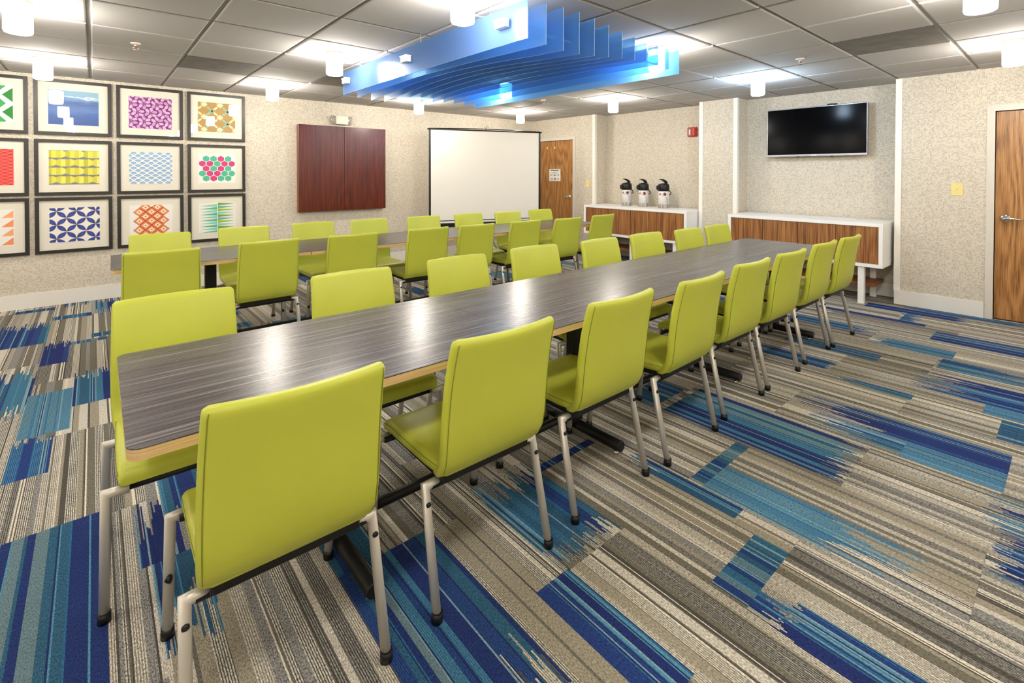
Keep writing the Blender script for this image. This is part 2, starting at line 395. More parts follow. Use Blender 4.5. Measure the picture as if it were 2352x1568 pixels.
# blue passages of the pattern: x0, x1, y0, y1, palette, ragged far end, ragged near end
BL = [(1.07,1.222,.665,1.128,NAVY,0,0), (1.54,1.87,.662,.783,TEAL,0,0), (1.52,1.675,-.25,.60,NAVY,.08,0), (1.54,1.63,.56,.662,NAVY,0,.08),
 (1.896,1.98,.87,1.42,TEAL,.22,0), (2.01,2.45,1.053,1.117,TEAL,0,0), (1.985,2.21,.33,1.053,SKY,0,.30), (2.47,2.885,.66,1.545,BLU,0,.12),
 (2.92,3.10,.2,.557,SKY,0,0), (3.10,3.335,.2,1.15,BLU,.5,0), (2.95,3.1,.557,1.0,TEAL,.35,0), (5.19,5.48,-.2,.797,BLU,0,0),
 (4.955,5.155,1.1,1.80,BLU,0,.2), (4.735,4.955,.6,1.1,TEAL,.12,0), (4.46,4.71,-.1,.647,TEAL,0,.55), (4.27,4.455,.949,1.57,TEAL,0,0),
 (3.84,4.02,1.11,1.75,TEAL,.2,.05), (3.69,3.795,.65,1.10,BLU,.3,0), (3.97,4.33,-.3,.72,NAVY,.35,0), (3.81,3.97,.10,.352,SKY,0,0),
 (3.50,3.78,-.3,.27,TEAL,0,0), (5.99,6.18,.66,1.44,NAVY,0,.1), (5.65,5.99,.95,1.09,TEAL,0,.1), (5.57,5.66,.89,1.75,NAVY,.1,0), (6.2,6.34,.2,1.2,TEAL,.2,.2),
 (2.30,2.62,-.3,.2,NAVY,.1,0), (2.62,2.89,-.3,.26,BLU,.3,0), (5.0,5.19,2.0,2.6,BLU,.1,0), (1.52,1.90,1.575,1.62,NAVY,0,0),
 (1.20,1.52,1.13,1.70,TEAL,.2,.12), (.61,.955,.75,1.60,BLU,0,.35), (.61,.77,1.60,1.78,TEAL,.0,0), (2.45,2.80,1.60,1.80,TEAL,0,0),
 (-.76,-.298,5.34,6.12,BLU,.28,0), (-.298,-.022,6.10,6.245,TEAL,0,0), (-.298,-.153,4.71,5.32,NAVY,.2,0), (-.153,.07,5.15,5.235,TEAL,0,0),
 (-.022,.20,5.28,5.40,TEAL,0,0), (-1.2,-.30,3.78,4.72,BLU,.3,.25), (-.105,.155,3.78,4.43,BLU,.2,0), (-.31,-.105,3.47,4.12,SKY,0,0),
 (-.315,-.167,3.02,3.47,NAVY,.1,0), (-.6,-.3,6.58,6.70,TEAL,0,0), (-.24,-.02,6.6,6.82,TEAL,0,.3), (0.0,.4,6.0,6.8,BLU,.2,.5),
 (-.9,.022,1.30,2.535,BLU,0,.35), (.14,.30,1.62,2.07,TEAL,0,.3), (.11,.24,2.07,2.50,NAVY,.3,0), (.20,.40,2.2,2.95,BLU,.2,.2)]
_r = random.Random(5)
for i in range(15):          # the rest of the room, mostly behind chairs and tables
    for j in range(2, 15):
        x = FX0 + i * CT; y = FY0 + j * CT
        if (x < 0.1) or (y < 1.6 and x > 0.1): continue
        if _r.random() < 0.36:
            k = _r.choice((0, 1, 2)); w = _r.choice((.1525, .305, .4575))
            hgt = _r.choice((.15, .3, .4575, .4575))
            BL.append((x + .1525*k, min(x + CT, x + .1525*k + w), y, y + hgt, _r.choice((BLU, NAVY, TEAL, SKY)), _r.choice((0, .12, .2)), _r.choice((0, 0, .15))))
BSEQ = [stripes(900 + n, b[0], b[1], b[4], 'b') for n, b in enumerate(BL)]
def carpet_tile(i, j):
    x0 = FX0 + i * CT; y0 = FY0 + j * CT
    xa, xb, ya, yb = x0, min(x0 + CT, XN), y0, min(y0 + CT, YA)
    r = random.Random(i * 131 + (j + (i % 2)) // 2 * 17)
    base = stripes(r.random(), x0, x0 + CT, NEU, 'n')
    cuts = {xa, xb}
    for s in base:
        if xa < s[0] < xb: cuts.add(s[0])
    act = []
    for n, b in enumerate(BL):
        if b[0] < xb and b[1] > xa and b[2] < yb and b[3] > ya:
            act.append(n)
            for s in BSEQ[n]:
                for q in (s[0], s[1]):
                    if xa < q < xb: cuts.add(q)
            if b[5] or b[6]:
                q = b[0]
                while q < b[1]:
                    if xa < q < xb: cuts.add(q)
                    q += 0.0055
    cs = sorted(cuts)
    mb = MB()
    g = 0.00025
    mb.box(xa + g - xa, ya + g - ya, -0.006, xb - g - xa, yb - g - ya, -0.0002, col=(0.2, 0.2, 0.19, 0.2))
    for a, e in zip(cs[:-1], cs[1:]):
        if e - a < 1e-5: continue
        xm = (a + e) / 2
        c = next((s for s in base if s[0] <= xm < s[1]), base[-1])
        segs = [(ya + g, yb - g, c[2], c[3])]
        for n in act:
            b = BL[n]
            if not (b[0] <= xm < b[1]): continue
            th = random.Random(int((xm - b[0]) / 0.0055) * 77 + n)
            k1, k0 = th.random() ** 1.2, th.random() ** 1.2
            t1 = b[3] - b[5] * k1; t0 = b[2] + b[6] * k0
            s = next((q for q in BSEQ[n] if q[0] <= xm < q[1]), BSEQ[n][-1])
            new = []
            for (p0, p1, cc, hh) in segs:
                if t1 <= p0 or t0 >= p1: new.append((p0, p1, cc, hh)); continue
                if t0 > p0: new.append((p0, t0, cc, hh))
                new.append((max(p0, t0), min(p1, t1), s[2], s[3]))
                if t1 < p1: new.append((t1, p1, cc, hh))
            segs = new
        lo, hi = max(a, xa + g) - xa, min(e, xb - g) - xa
        for (p0, p1, cc, hh) in segs:
            if p1 - p0 > 1e-5:
                mb.poly([(lo, p0 - ya, 0), (hi, p0 - ya, 0), (hi, p1 - ya, 0), (lo, p1 - ya, 0)], 0, (*cc, hh))
    return mb.build('carpet_tile', M['carpet'], floor, (xa, ya, 0))
for i in range(-3, 15):
    for j in range(-1, 15):
        if i < 0 and j < 1: continue
        carpet_tile(i, j)

# ------------------------------------------------------------------ setting: walls
HT = H + 0.03
struct(MB().box(XL - 0.1, YA, -0.1, XB, YA + 0.1, HT).build('wall_left', M['wall']), 'beige woven wallpaper wall behind the framed prints and screen', 'wall')
wr = MB()
D1 = (-0.41, 0.525, 1.935)
D2 = (5.77, 6.62, 1.945)
for (x, a, b, z0) in ((XB, YR, D1[0], 0), (XB, D1[0], D1[1], D1[2]), (XB, D1[1], 1.26, 0), (XN, 1.26, 2.92, 0), (XB, 2.92, 3.43, 0), (XN, 3.43, 5.29, 0),
                      (XB, 5.29, D2[0], 0), (XB, D2[0], D2[1], D2[2]), (XB, D2[1], YA + 0.1, 0)):
    wr.box(x, a, z0 - (0.1 if z0 == 0 else 0), 6.9, b, HT)
struct(wr.build('wall_right', M['wall']), 'wallpapered right wall with two recesses and a column between', 'wall')
struct(MB().box(XL - 0.1, YR - 0.1, -0.1, 6.9, YR, HT).build('wall_rear', M['wall']), 'wallpapered wall behind the viewer', 'wall')
struct(MB().box(XL - 0.1, YR, -0.1, XL, YA, HT).build('wall_far_left', M['wall']), 'wallpapered wall outside the left edge', 'wall')
struct(MB().box(XL, YA - 0.014, 0, XB, YA, 0.145).build('baseboard_left', M['base']), 'white baseboard along the picture wall', 'baseboard')
bb = MB()
for (x, a, b) in ((XB, YR, D1[0] - 0.06), (XB, D1[1] + 0.06, 1.262), (XN, 1.26, 2.92), (XB, 2.92, 3.43), (XN, 3.43, 5.29), (XB, 5.29, D2[0] - 0.06), (XB, D2[1] + 0.06, YA - 0.014)):
    bb.box(x - 0.014, a, 0, x, b, 0.145)
struct(bb.build('baseboard_right', M['base']), 'white baseboard along the right wall', 'baseboard')
for n, (y, s) in enumerate(((1.26, -1), (2.92, 1), (3.43, -1), (5.29, 1))):
    t = MB(); z0 = 0.145
    a, b = sorted((y, y + s * 0.045))
    t.box(XB - 0.008, a, z0, XB, b, HT - 0.03)
    a, b = sorted((y, y - s * 0.008))
    t.box(XB - 0.008, a, z0, XB + 0.04, b, HT - 0.03)
    struct(t.build('trim_%d' % (n + 1), M['trim']), ('white corner strip at the right edge of the television recess', 'white corner strip on the column beside the television recess',
            'white corner strip on the column beside the coffee recess', 'white corner strip at the left edge of the coffee recess')[n], 'trim')

# doors
def door(name, y0, y1, ztop, label, hinge_left, hand_y, hand_dir, hz):
    fr = MB()
    fw = 0.055
    fr.box(XB - 0.016, y0 - fw, 0, XB + 0.09, y0, ztop + fw); fr.box(XB - 0.016, y1, 0, XB + 0.09, y1 + fw, ztop + fw)
    fr.box(XB - 0.016, y0, ztop, XB + 0.09, y1, ztop + fw)
    root = struct(empty(name, (XB, (y0 + y1) / 2, 0)), label, 'door')
    c = (y0 + y1) / 2
    def sh(o): o.location = (-XB, -c, 0); return o
    f_ = sh(fr.build('door_frame', M['grey'], root)); f_['label'] = 'painted steel frame'
    sh(MB().box(XB + 0.016, y0 + 0.004, 0.012, XB + 0.056, y1 - 0.004, ztop - 0.004, bev=0.002).build('door_leaf', M['oak'], root))
    xf = XB + 0.016
    h = MB()
    n = 20
    rings = [[(xf - d, hand_y + r * math.cos(2*math.pi*k/n), hz + r * math.sin(2*math.pi*k/n)) for k in range(n)] for d, r in ((0, .036), (.008, .036), (.013, .028), (.016, .014), (.045, .012))]
    h.loft(rings, 0, True, True)
    hd = sh(h.build('handle_rose', M['chrome'], root))
    lv = MB().tube([(xf - .045, hand_y - .012 * hand_dir, hz), (xf - .046, hand_y + .03 * hand_dir, hz + .002), (xf - .046, hand_y + .075 * hand_dir, hz - .002), (xf - .042, hand_y + .115 * hand_dir, hz - .006)], [.012, .011, .009, .008], 10)
    lo = lv.build('lever', M['chrome'], hd)
    return root, sh
d1, sh1 = door('door_1', D1[0], D1[1], D1[2], 'oak door with silver lever beside the light switch', 0, 0.452, -1, 0.945)
d2, sh2 = door('door_2', D2[0], D2[1], D2[2], 'oak door with a posted notice behind the projection screen', 0, 5.865, 1, 0.945)
nt_ = sh2(MB().box(XB + 0.0145, 6.09, 1.215, XB + 0.016, 6.375, 1.43).build('door_notice', M['paper'], d2)); nt_['label'] = 'small printed notice sheet'
pl = MB(); xr = XB + 0.0142
def bar(y0, z0, y1, z1, c): pl.poly([(xr, y1, z0), (xr, y0, z0), (xr, y0, z1), (xr, y1, z1)], 0, (*c, 1))
bar(6.13, 1.402, 6.335, 1.416, (.03,.03,.03))
for k, (a, b) in enumerate(((6.19, 6.28), (6.16, 6.31), (6.13, 6.34))): bar(a, 1.372 - k*.016, b, 1.377 - k*.016, (.25,.25,.24))
bar(6.13, 1.312, 6.15, 1.330, (.08,.08,.08)); bar(6.315, 1.312, 6.335, 1.330, (.08,.08,.08)); bar(6.215, 1.308, 6.25, 1.328, (.2,.2,.2)); bar(6.16, 1.318, 6.31, 1.321, (.3,.3,.3))
for k in range(4): bar(6.12, 1.232 + k*.012, 6.19, 1.237 + k*.012, (.2,.2,.2)); bar(6.27, 1.232 + k*.012, 6.345, 1.237 + k*.012, (.2,.2,.2))
bar(6.205, 1.230, 6.255, 1.276, (.75,.40,.34)); bar(6.22, 1.236, 6.235, 1.27, (.85,.75,.7))
pl.build('notice_print', M['paint'], nt_)
for y in (6.42, 6.23):
    sh2(MB().box(XB + 0.004, y - .012, 1.80, XB + 0.016, y + .012, 1.84, bev=.003).build('coat_hook', M['cream'], d2))

# ------------------------------------------------------------------ setting: ceiling grid with tiles
ceil_ = MB().box(XL - 0.1, YR - 0.1, H + 0.014, 6.9, YA + 0.1, H + 0.1).build('ceiling', M['grid'])
struct(ceil_, 'suspended ceiling of grey square tiles', 'ceiling')
DARK = {(1, 2), (7, -5), (3, 2), (7, 2)}
_cache = {}
def ceiling_tile(i, j):
    x0, y0 = CX0 + i * TILE, CY0 + j * TILE
    xm = XN if not (1.26 < y0 + TILE/2 < 2.92 or 3.43 < y0 + TILE/2 < 5.29) else XN
    x1, y1 = min(x0 + TILE, XN), min(y0 + TILE, YA)
    if x0 > XB - 0.02 or y1 - y0 < 0.04: return
    w, d = x1 - x0, y1 - y0
    g = 0.012
    key = (round(w, 3), round(d, 3), (i, j) in DARK)
    if key not in _cache:
        mb = MB(); b = 0.008
        if key[2]:
            mb.box(g, g, 0.004, w - g, d - g, 0.013)
        else:
            rings = [[(g, g, .013), (w-g, g, .013), (w-g, d-g, .013), (g, d-g, .013)], [(g, g, .003), (w-g, g, .003), (w-g, d-g, .003), (g, d-g, .003)], [(g+b, g+b, 0), (w-g-b, g+b, 0), (w-g-b, d-g-b, 0), (g+b, d-g-b, 0)]]
            mb.loft([list(reversed(r)) for r in rings], 0, True, False)
        o = mb.build('dark_panel' if key[2] else 'ceiling_tile', M['dark_tile'] if key[2] else M['tile'], ceil_, (x0, y0, H))
        _cache[key] = o
    else:
        o = _cache[key].copy(); COL.objects.link(o); o.parent = ceil_; o.location = (x0, y0, H)
for i in range(-5, 11):
    for j in range(-8, 6):
        ceiling_tile(i, j)

# ------------------------------------------------------------------ chairs
ST = []
def rrect(hw, th, r, n=4):
    """rounded rectangle in (a, b): half width hw, full thickness th"""
    r = min(r, th / 2 - 1e-4, hw - 1e-4); out = []
    for (cx, cy, a0) in ((hw - r, -th/2 + r, -90), (hw - r, th/2 - r, 0), (-hw + r, th/2 - r, 90), (-hw + r, -th/2 + r, 180)):
        for k in range(n + 1):
            a = R(a0 + 90 * k / n); out.append((cx + r*math.cos(a), cy + r*math.sin(a)))
    # densify the long sides so they can bow
    res = []
    for k in range(len(out)):
        p, q = out[k], out[(k + 1) % len(out)]
        res.append(p)
        if abs(p[0] - q[0]) > hw:
            for s in range(1, 8): res.append((p[0] + (q[0]-p[0])*s/8, p[1] + (q[1]-p[1])*s/8))
    return res
BACK = [(-.2770, .845, .205, .034, .030), (-.2735, .832, .207, .036, .030), (-.262, .79, .208, .037, .029), (-.2475, .72, .210, .038, .027), (-.237, .65, .2115, .038, .025),
        (-.2295, .58, .2125, .038, .022), (-.2235, .515, .2125, .038, .017), (-.214, .462, .211, .038, .010), (-.198, .428, .208, .036, .004), (-.172, .408, .203, .032, 0), (-.150, .402, .197, .026, 0)]
def chair_back():
    rings = []
    n = len(BACK)
    for k, (y, z, hw, th, bow) in enumerate(BACK):
        a = BACK[max(0, k-1)]; c = BACK[min(n-1, k+1)]
        t = Vector((0, c[0]-a[0], c[1]-a[1])).normalized()
        nrm = Vector((0, t.z, -t.y))
        if nrm.y < 0: nrm = -nrm
        ring = []
        for (u, v) in rrect(hw, th, .016):
            b = bow * (1 - (u / .21) ** 2)
            ring.append((u, y + nrm.y * v - b, z + nrm.z * v))
        rings.append(ring)
    top = []
    (y, z, hw, th, bow) = BACK[0]
    for f, dz in ((.80, .006), (.45, .010)):
        top.insert(0, [(u * (1 - .004 / hw * (1.2 - f) * 3), y + v * f - bow * (1 - (u / .21) ** 2) - .002, z + dz) for (u, v) in rrect(hw, th, .016)])
    mb = MB().loft(top + rings, 0, True, True)
    return mb
SEAT = [(-.212, .425, 0.187, .020), (-.205, .424, 0.193, .036), (-.19, .422, 0.198, .044), (-.10, .418, 0.201, .048), (.05, .418, 0.202, .050), (.14, .417, 0.201, .050), (.185, .412, 0.200, .048), (.207, .404, 0.198, .043), (.217, .396, 0.194, .030), (.219, .391, 0.190, .016)]
def make_chair():
    t = empty('conference_chair', (0, 0, 0))
    b = chair_back().build('backrest', M['vinyl'], t)
    for s in (-1, 1):
        pts = []
        for (y, z, hw, th, bow) in BACK[:-2]:
            u = s * (hw - .010)
            pts.append((u, y - th/2 - .0002 - bow * (1 - (u / .21) ** 2), z))
        MB().tube(pts, .0013, 5).build('seam', M['seam'], b)
    rings = [[(u, y, z + v) for (u, v) in rrect(hw, th, .020)] for (y, z, hw, th) in SEAT]
    seat = MB().loft([list(reversed(r)) for r in rings], 0, True, True).build('seat', M['vinyl'], t)
    for s in (-1, 1):
        MB().tube([(s * (hw - .001), y, z + .010) for (y, z, hw, th) in SEAT[2:-2]], .0013, 5).build('seam', M['seam'], seat)
    MB().box(-.178, -.185, .366, .178, .175, .397, bev=.006).build('seat_pan', M['blackm'], t)
    MB().tube([(-.205, -.150, .362), (.205, -.150, .362)], .013, 8).build('crossbar', M['blackm'], t)
    MB().tube([(-.205, .188, .362), (.205, .188, .362)], .011, 8).build('crossbar', M['blackm'], t)
    for s in (-1, 1):
        for (ty, fy, front) in ((-.150, -.232, 0), (.200, .235, 1)):
            lg = MB().tube([(s*.168, ty + .004, .366), (s*.2255, ty, .366), (s*.232, fy, .012)], .0142, 12).build('leg', M['steel'], t)
            MB().tube([(s*.2315, fy - .001*(1 if not front else -1), .030), (s*.232, fy, 0.0)], [.0168, .0178], 12).build('glide', M['black'], lg)
            if not front:
                f = .12; kx, ky, kz = s*(.2255 + .0065*f), ty + (fy-ty)*f, .366 - .354*f
                MB().tube([(kx, ky - .011, kz - .003), (kx, ky - .0165, kz - .004), (kx, ky - .0185, kz - .0045)], [.0085, .0085, .005], 10).build('bolt', M['black'], lg)
            else:
                f = .50; kx, ky, kz = s*(.2255 + .0065*f), ty + (fy-ty)*f, .366 - .354*f
                MB().tube([(kx - s*.002, ky - .013, kz - .012), (kx + s*.002, ky - .0165, kz), (kx - s*.002, ky - .013, kz + .012)], [.005, .010, .005], 8).build('bumper', M['black'], lg)
    return t
chair0 = make_chair()
ORD = ['nearest the camera', 'second from the camera', 'third from the camera', 'fourth from the camera', 'fifth from the camera', 'sixth from the camera', 'seventh from the camera', 'farthest from the camera']
ROWS = [
 ('N', 'lime green chair at the front table, aisle side, %s', 'chairs on the aisle side of the front table', 0,
  [(.380, 1.478), (1.012, 1.478), (1.640, 1.492), (2.240, 1.470), (2.860, 1.494), (3.430, 1.490), (4.066, 1.494), (4.612, 1.478)], [-1.2, -1, -.5, .8, -1, -1.5, -1, -1.2]),
 ('F', 'lime green chair at the front table, inner side, %s', 'chairs on the inner side of the front table', 180,
  [(.250, 2.130), (.987, 2.112), (1.632, 2.125), (2.262, 2.140), (2.895, 2.085), (3.474, 2.075), (4.045, 2.020), (4.562, 2.012)], [-1, -.6, -.5, -2.5, 0, -2, -1.5, -2]),
 ('S', 'lime green chair at the rear table, near side, %s', 'chairs on the near side of the rear table', 0,
  [(.347, 4.125), (.985, 4.180), (1.630, 4.148), (2.335, 4.148), (2.860, 4.118), (3.474, 4.088), (4.060, 4.025), (4.690, 4.050)], [-2.5, 1, -3, -2.5, -1.5, -1.5, -2, 1]),
 ('T', 'lime green chair at the rear table, picture wall side, %s', 'chairs on the picture wall side of the rear table', 180,
  [(.405, 4.630), (1.035, 4.735), (1.688, 4.760), (2.248, 4.720), (2.880, 4.675), (3.516, 4.660), (4.085, 4.590), (4.675, 4.590)], [-2, -3, 2, -1, -3, -.5, -2, -1.5])]
first = True
for key, lab, grp, rz, pos, ang in ROWS:
    for k, ((x, y), a) in enumerate(zip(pos, ang)):
        o = chair0 if first else copy_tree(chair0)
        first = False
        o.location = (x, y, 0); o.rotation_euler.z = R(rz + a)
        tag(o, lab % ORD[k], 'chair', grp)

# ------------------------------------------------------------------ tables
TZ = 0.735
def table(name, label, xs, ys, yskew, legs, jog):
    """row of joined tops on T-legs; ys = near and far edge at the left end"""
    root = empty(name, (xs[0], (ys[0] + ys[1]) / 2, 0), R(yskew))
    hw = (ys[1] - ys[0]) / 2
    L = [x - xs[0] for x in xs]
    for k in range(len(L) - 1):
        e0, e1 = k == 0, k == len(L) - 2
        a, b = L[k] + (0 if e0 else .0012), L[k+1] - (0 if e1 else .0012)
        j = jog[k]
        pts = rect_pts(a, -hw + j, b, hw + j, .032, (e0, e1, e1, e0))
        i = .0006
        top = MB()
        top.loft([[(x, y, TZ - .003) for x, y in pts], [(x, y, TZ) for x, y in pts]], 0, True, False)
        tp = top.build('tabletop', M['laminate'], root)
        pts2 = rect_pts(a + i, -hw + j + i, b - i, hw + j - i, .032, (e0, e1, e1, e0))
        MB().loft([[(x, y, TZ - .029) for x, y in pts2], [(x, y, TZ - .003) for x, y in pts2]], 0, True, False).build('plywood_core', M['ply'], tp)
    lx = [x - xs[0] for x in legs]
    for x in lx:
        lg = MB().box(x - .037, -.030, .055, x + .037, .030, TZ - .036, bev=.006).build('leg', M['blackm'], root)
        MB().box(x - .14, -.20, TZ - .036, x + .14, .20, TZ - .029).build('mounting_plate', M['blackm'], lg)
        ft = MB().tube([(x, -.305, .040), (x, -.30, .040), (x, .30, .040), (x, .305, .040)], [.023, .026, .026, .023], 16).build('foot', M['blackm'], root)
        for s in (-1, 1):
            MB().lathe([(.014, 0), (.016, .004), (.008, .008), (.006, .018)], 10, 0, x, s * .27).build('glide', M['chrome'], ft)
    MB().tube([(lx[0], 0, .092), (lx[-1], 0, .092)], .020, 12).build('stretcher', M['blackm'], root)
    tag(root, label, 'table', 'long rows of conference tables')
    return root
table('conference_table', 'front long table of grey woodgrain tops with exposed plywood edge', (.052, 1.253, 2.500, 3.668, 4.745), (1.362, 2.112), -.35, (.66, 1.915, 3.155, 4.44), (0, 0, 0, 0))
table('conference_table', 'rear long table of grey woodgrain tops beside the picture wall', (.085, 1.310, 2.500, 3.700, 4.80), (3.985, 4.720), -1.3, (.675, 1.97, 3.16, 4.37), (0, -.012, 0, .004))

# ------------------------------------------------------------------ credenzas
def credenza(name, label, y0, y1, ndoor, grommet):
    x0, x1, z0, z1, t = 6.05, 6.62, .390, .845, .036
    c = (y0 + y1) / 2
    root = tag(empty(name, (6.33, c, 0)), label, 'credenza', 'white credenzas with wood doors')
    def B(nm, mat, *a, bev=.002, par=None):
        return MB().box(a[0] - 6.33, a[1] - c, a[2], a[3] - 6.33, a[4] - c, a[5], bev=bev).build(nm, mat, par or root)
    B('top', M['white'], x0, y0, z1 - t, x1, y1, z1)
    B('bottom', M['white'], x0, y0, z0, x1, y1, z0 + t)
    B('side_panel', M['white'], x0, y0, z0 + t, x1, y0 + t, z1 - t); B('side_panel', M['white'], x0, y1 - t, z0 + t, x1, y1, z1 - t)
    B('back_panel', M['white'], x1 - .012, y0 + t, z0 + t, x1, y1 - t, z1 - t)
    w = (y1 - y0 - 2 * t) / ndoor
    for k in range(ndoor):
        a = y0 + t + k * w
        B('door', M['zebra'], x0 + .008, a + .0030, z0 + t + .002, x0 + .027, a + w - .0030, z1 - t - .002, bev=.001)
    for y in (y0 + .16, y1 - .22, (y0 + y1) / 2 - .03):
        for x in (x0 + .02, x1 - .10):
            B('leg', M['white'], x, y, 0, x + .055, y + .055, z0)
    B('shelf', M['brown'], x0 + .14, y0 + .10, .165, x1 - .05, y1 - .10, .205)
    if grommet:
        g = MB().lathe([(.040, z1 - .004), (.040, z1 + .0015), (.030, z1 + .003)], 24, 0, 6.49 - 6.33, 1.61 - c).build('cable_grommet', M['grey'], root)
    return root
credenza('credenza', 'white credenza with wood doors under the television', 1.300, 2.888, 4, True)
credenza('credenza', 'white credenza with wood doors under the coffee airpots', 3.455, 5.262, 4, False)

# ------------------------------------------------------------------ airpots
def airpot(x, y, label):
    root = tag(empty('airpot', (x, y, .845), R(-30)), label, 'airpot', 'coffee airpots on the credenza')
    r = .076
    MB().lathe([(r*.96, 0), (r, .004), (r, .052), (r*.995, .056)], 28).build('steel_base', M['potsteel'], root)
    body = MB().lathe([(r*.99, .056), (r*.99, .250), (r*.97, .256)], 28).build('body', M['potwhite'], root)
    pr = MB(); rr = r * .99 + .0006
    def cyl(a, z): return (rr*math.cos(a), rr*math.sin(a), z)
    def blob(a0, z0, sa, sz, c, n=14, rot=0.0, k=0):
        pts = []
        for q in range(n):
            t = 2*math.pi*q/n
            u, v = sa*math.cos(t), sz*math.sin(t)
            u, v = u*math.cos(rot) - v*math.sin(rot), u*math.sin(rot) + v*math.cos(rot)
            an = a0 + u / r
            e = .0003 * k
            pts.append(((rr+e)*math.cos(an), (rr+e)*math.sin(an), z0 + v))
        pr.poly(pts, 0, (*c, 1))
    f = R(240)                     # printed side faces the room
    blob(f + .25, .198, .036, .034, (.62,.55,.58), k=0)
    blob(f + .22, .206, .029, .029, (.80,.76,.76), k=1); blob(f + .22, .206, .025, .025, (.22,.035,.03), k=2); blob(f + .22, .208, .012, .012, (.07,.02,.03), k=3)
    blob(f - .62, .208, .016, .016, (.62,.30,.10), k=1); blob(f - .75, .203, .012, .012, (.25,.10,.06), k=2); blob(f - .35, .185, .022, .010, (.66,.60,.64), rot=-.6, k=1)
    rd = random.Random(3)
    for q in range(26):
        z = .17 - q * .0042
        blob(f + .18 + rd.uniform(0, .55) + q * .016, z + rd.uniform(-.006, .006), rd.uniform(.003, .006), .0026, (.04,.03,.05), 6, rd.uniform(0, 3), 1)
    pr.build('printed_label', M['paint'], body)
    head = MB().lathe([(r*1.02, .250), (r*1.06, .256), (r*1.06, .300), (r*1.03, .330), (r*.98, .350), (r*.80, .358)], 28).build('pump_head', M['black'], root)
    MB().box(-.108, -.030, .262, -.060, .030, .335, bev=.012).build('spout', M['black'], head)
    MB().box(-.03, -.026, .352, .05, .026, .366, bev=.005).build('pump_plate', M['black'], head)
    lv = MB()
    P = [(.045, .358), (.030, .385), (.005, .405), (-.030, .420), (-.062, .424)]
    rings = []
    for k, (px, pz) in enumerate(P):
        h = (.020, .019, .016, .011, .005)[k]; w = (.022, .024, .026, .027, .024)[k]
        rings.append([(px - h*.4, -w, pz - h*.7), (px - h*.4, w, pz - h*.7), (px + h*.6, w*.8, pz + h*.6), (px + h*.6, -w*.8, pz + h*.6)])
    lv.loft(rings, 0, True, False).build('pump_lever', M['black'], root)
    MB().tube([(.012, -r*1.03, .275), (.05, -r*1.20, .250), (.085, -r*.85, .215), (.100, 0, .195), (.085, r*.85, .215), (.05, r*1.20, .250), (.012, r*1.03, .275)], .0065, 8).build('carry_handle', M['black'], root)
    return root
airpot(6.415, 4.690, 'white printed coffee airpot with black pump, nearest the door')
airpot(6.405, 4.372, 'white printed coffee airpot with black pump, middle of the three')
airpot(6.385, 4.010, 'white printed coffee airpot with black pump, nearest the column')

# ------------------------------------------------------------------ television with camera
tv = tag(empty('television', (6.60, 2.09, 1.86)), 'flat black television mounted in the recess above the credenza', 'television')
MB().box(-.055, -.536, -.297, -.010, .536, .297, bev=.006).build('bezel', M['tvframe'], tv)
MB().box(-.0570, -.525, -.272, -.054, .525, .287, bev=.001).build('screen', M['tvglass'], tv)
MB().box(-.0568, -.03, -.289, -.0548, .03, -.281).build('badge', M['white'], tv)
MB().box(-.010, -.20, -.15, .060, .20, .15, bev=.01).build('wall_mount', M['black'], tv)
for y in (-.20, .16): MB().box(-.050, y, -.303, -.030, y + .03, -.297).build('foot_socket', M['black'], tv)
wc = MB().box(-.07, -.235, .297, -.02, -.135, .312, bev=.004)
tag(wc.build('webcam', M['black'], None, (6.60, 2.09, 1.86)), 'small black webcam on top of the television', 'webcam')

# ------------------------------------------------------------------ switches and alarm
def switch(label, y, z, w, h, toggle):
    root = tag(empty('light_switch', (XB, y, z)), label, 'switch')
    MB().box(-.006, -w/2, -h/2, 0, w/2, h/2, bev=.002).build('cover_plate', M['cream'], root)
    MB().box(-.016, -.005, -.006, -.006, .005, .012, bev=.002).build('toggle', M['cream'], root)
    for s in (-1, 1): MB().box(-.0072, -.003, s*h*.30 - .003, -.006, .003, s*h*.30 + .003).build('screw', M['grey'], root)
switch('almond light switch on the wall beside the nearer oak door', .784, 1.203, .088, .124, 1)
switch('almond light switch beside the oak door with the notice', 5.438, 1.182, .075, .12, 1)
al = tag(empty('fire_alarm', (XN, 3.706, 1.960)), 'red fire alarm strobe in the coffee recess', 'alarm')
MB().box(-.035, -.072, -.070, 0, .072, .070, bev=.008).build('housing', M['red'], al)
MB().box(-.048, .005, -.052, -.035, .050, .052, bev=.008).build('strobe_lens', M['lens'], al)
MB().box(-.044, .018, -.035, -.0352, .037, .035).build('strobe_tube', M['chrome'], al)
MB().box(-.050, -.056, -.058, -.035, -.008, .058, bev=.006).build('sounder', M['red'], al)

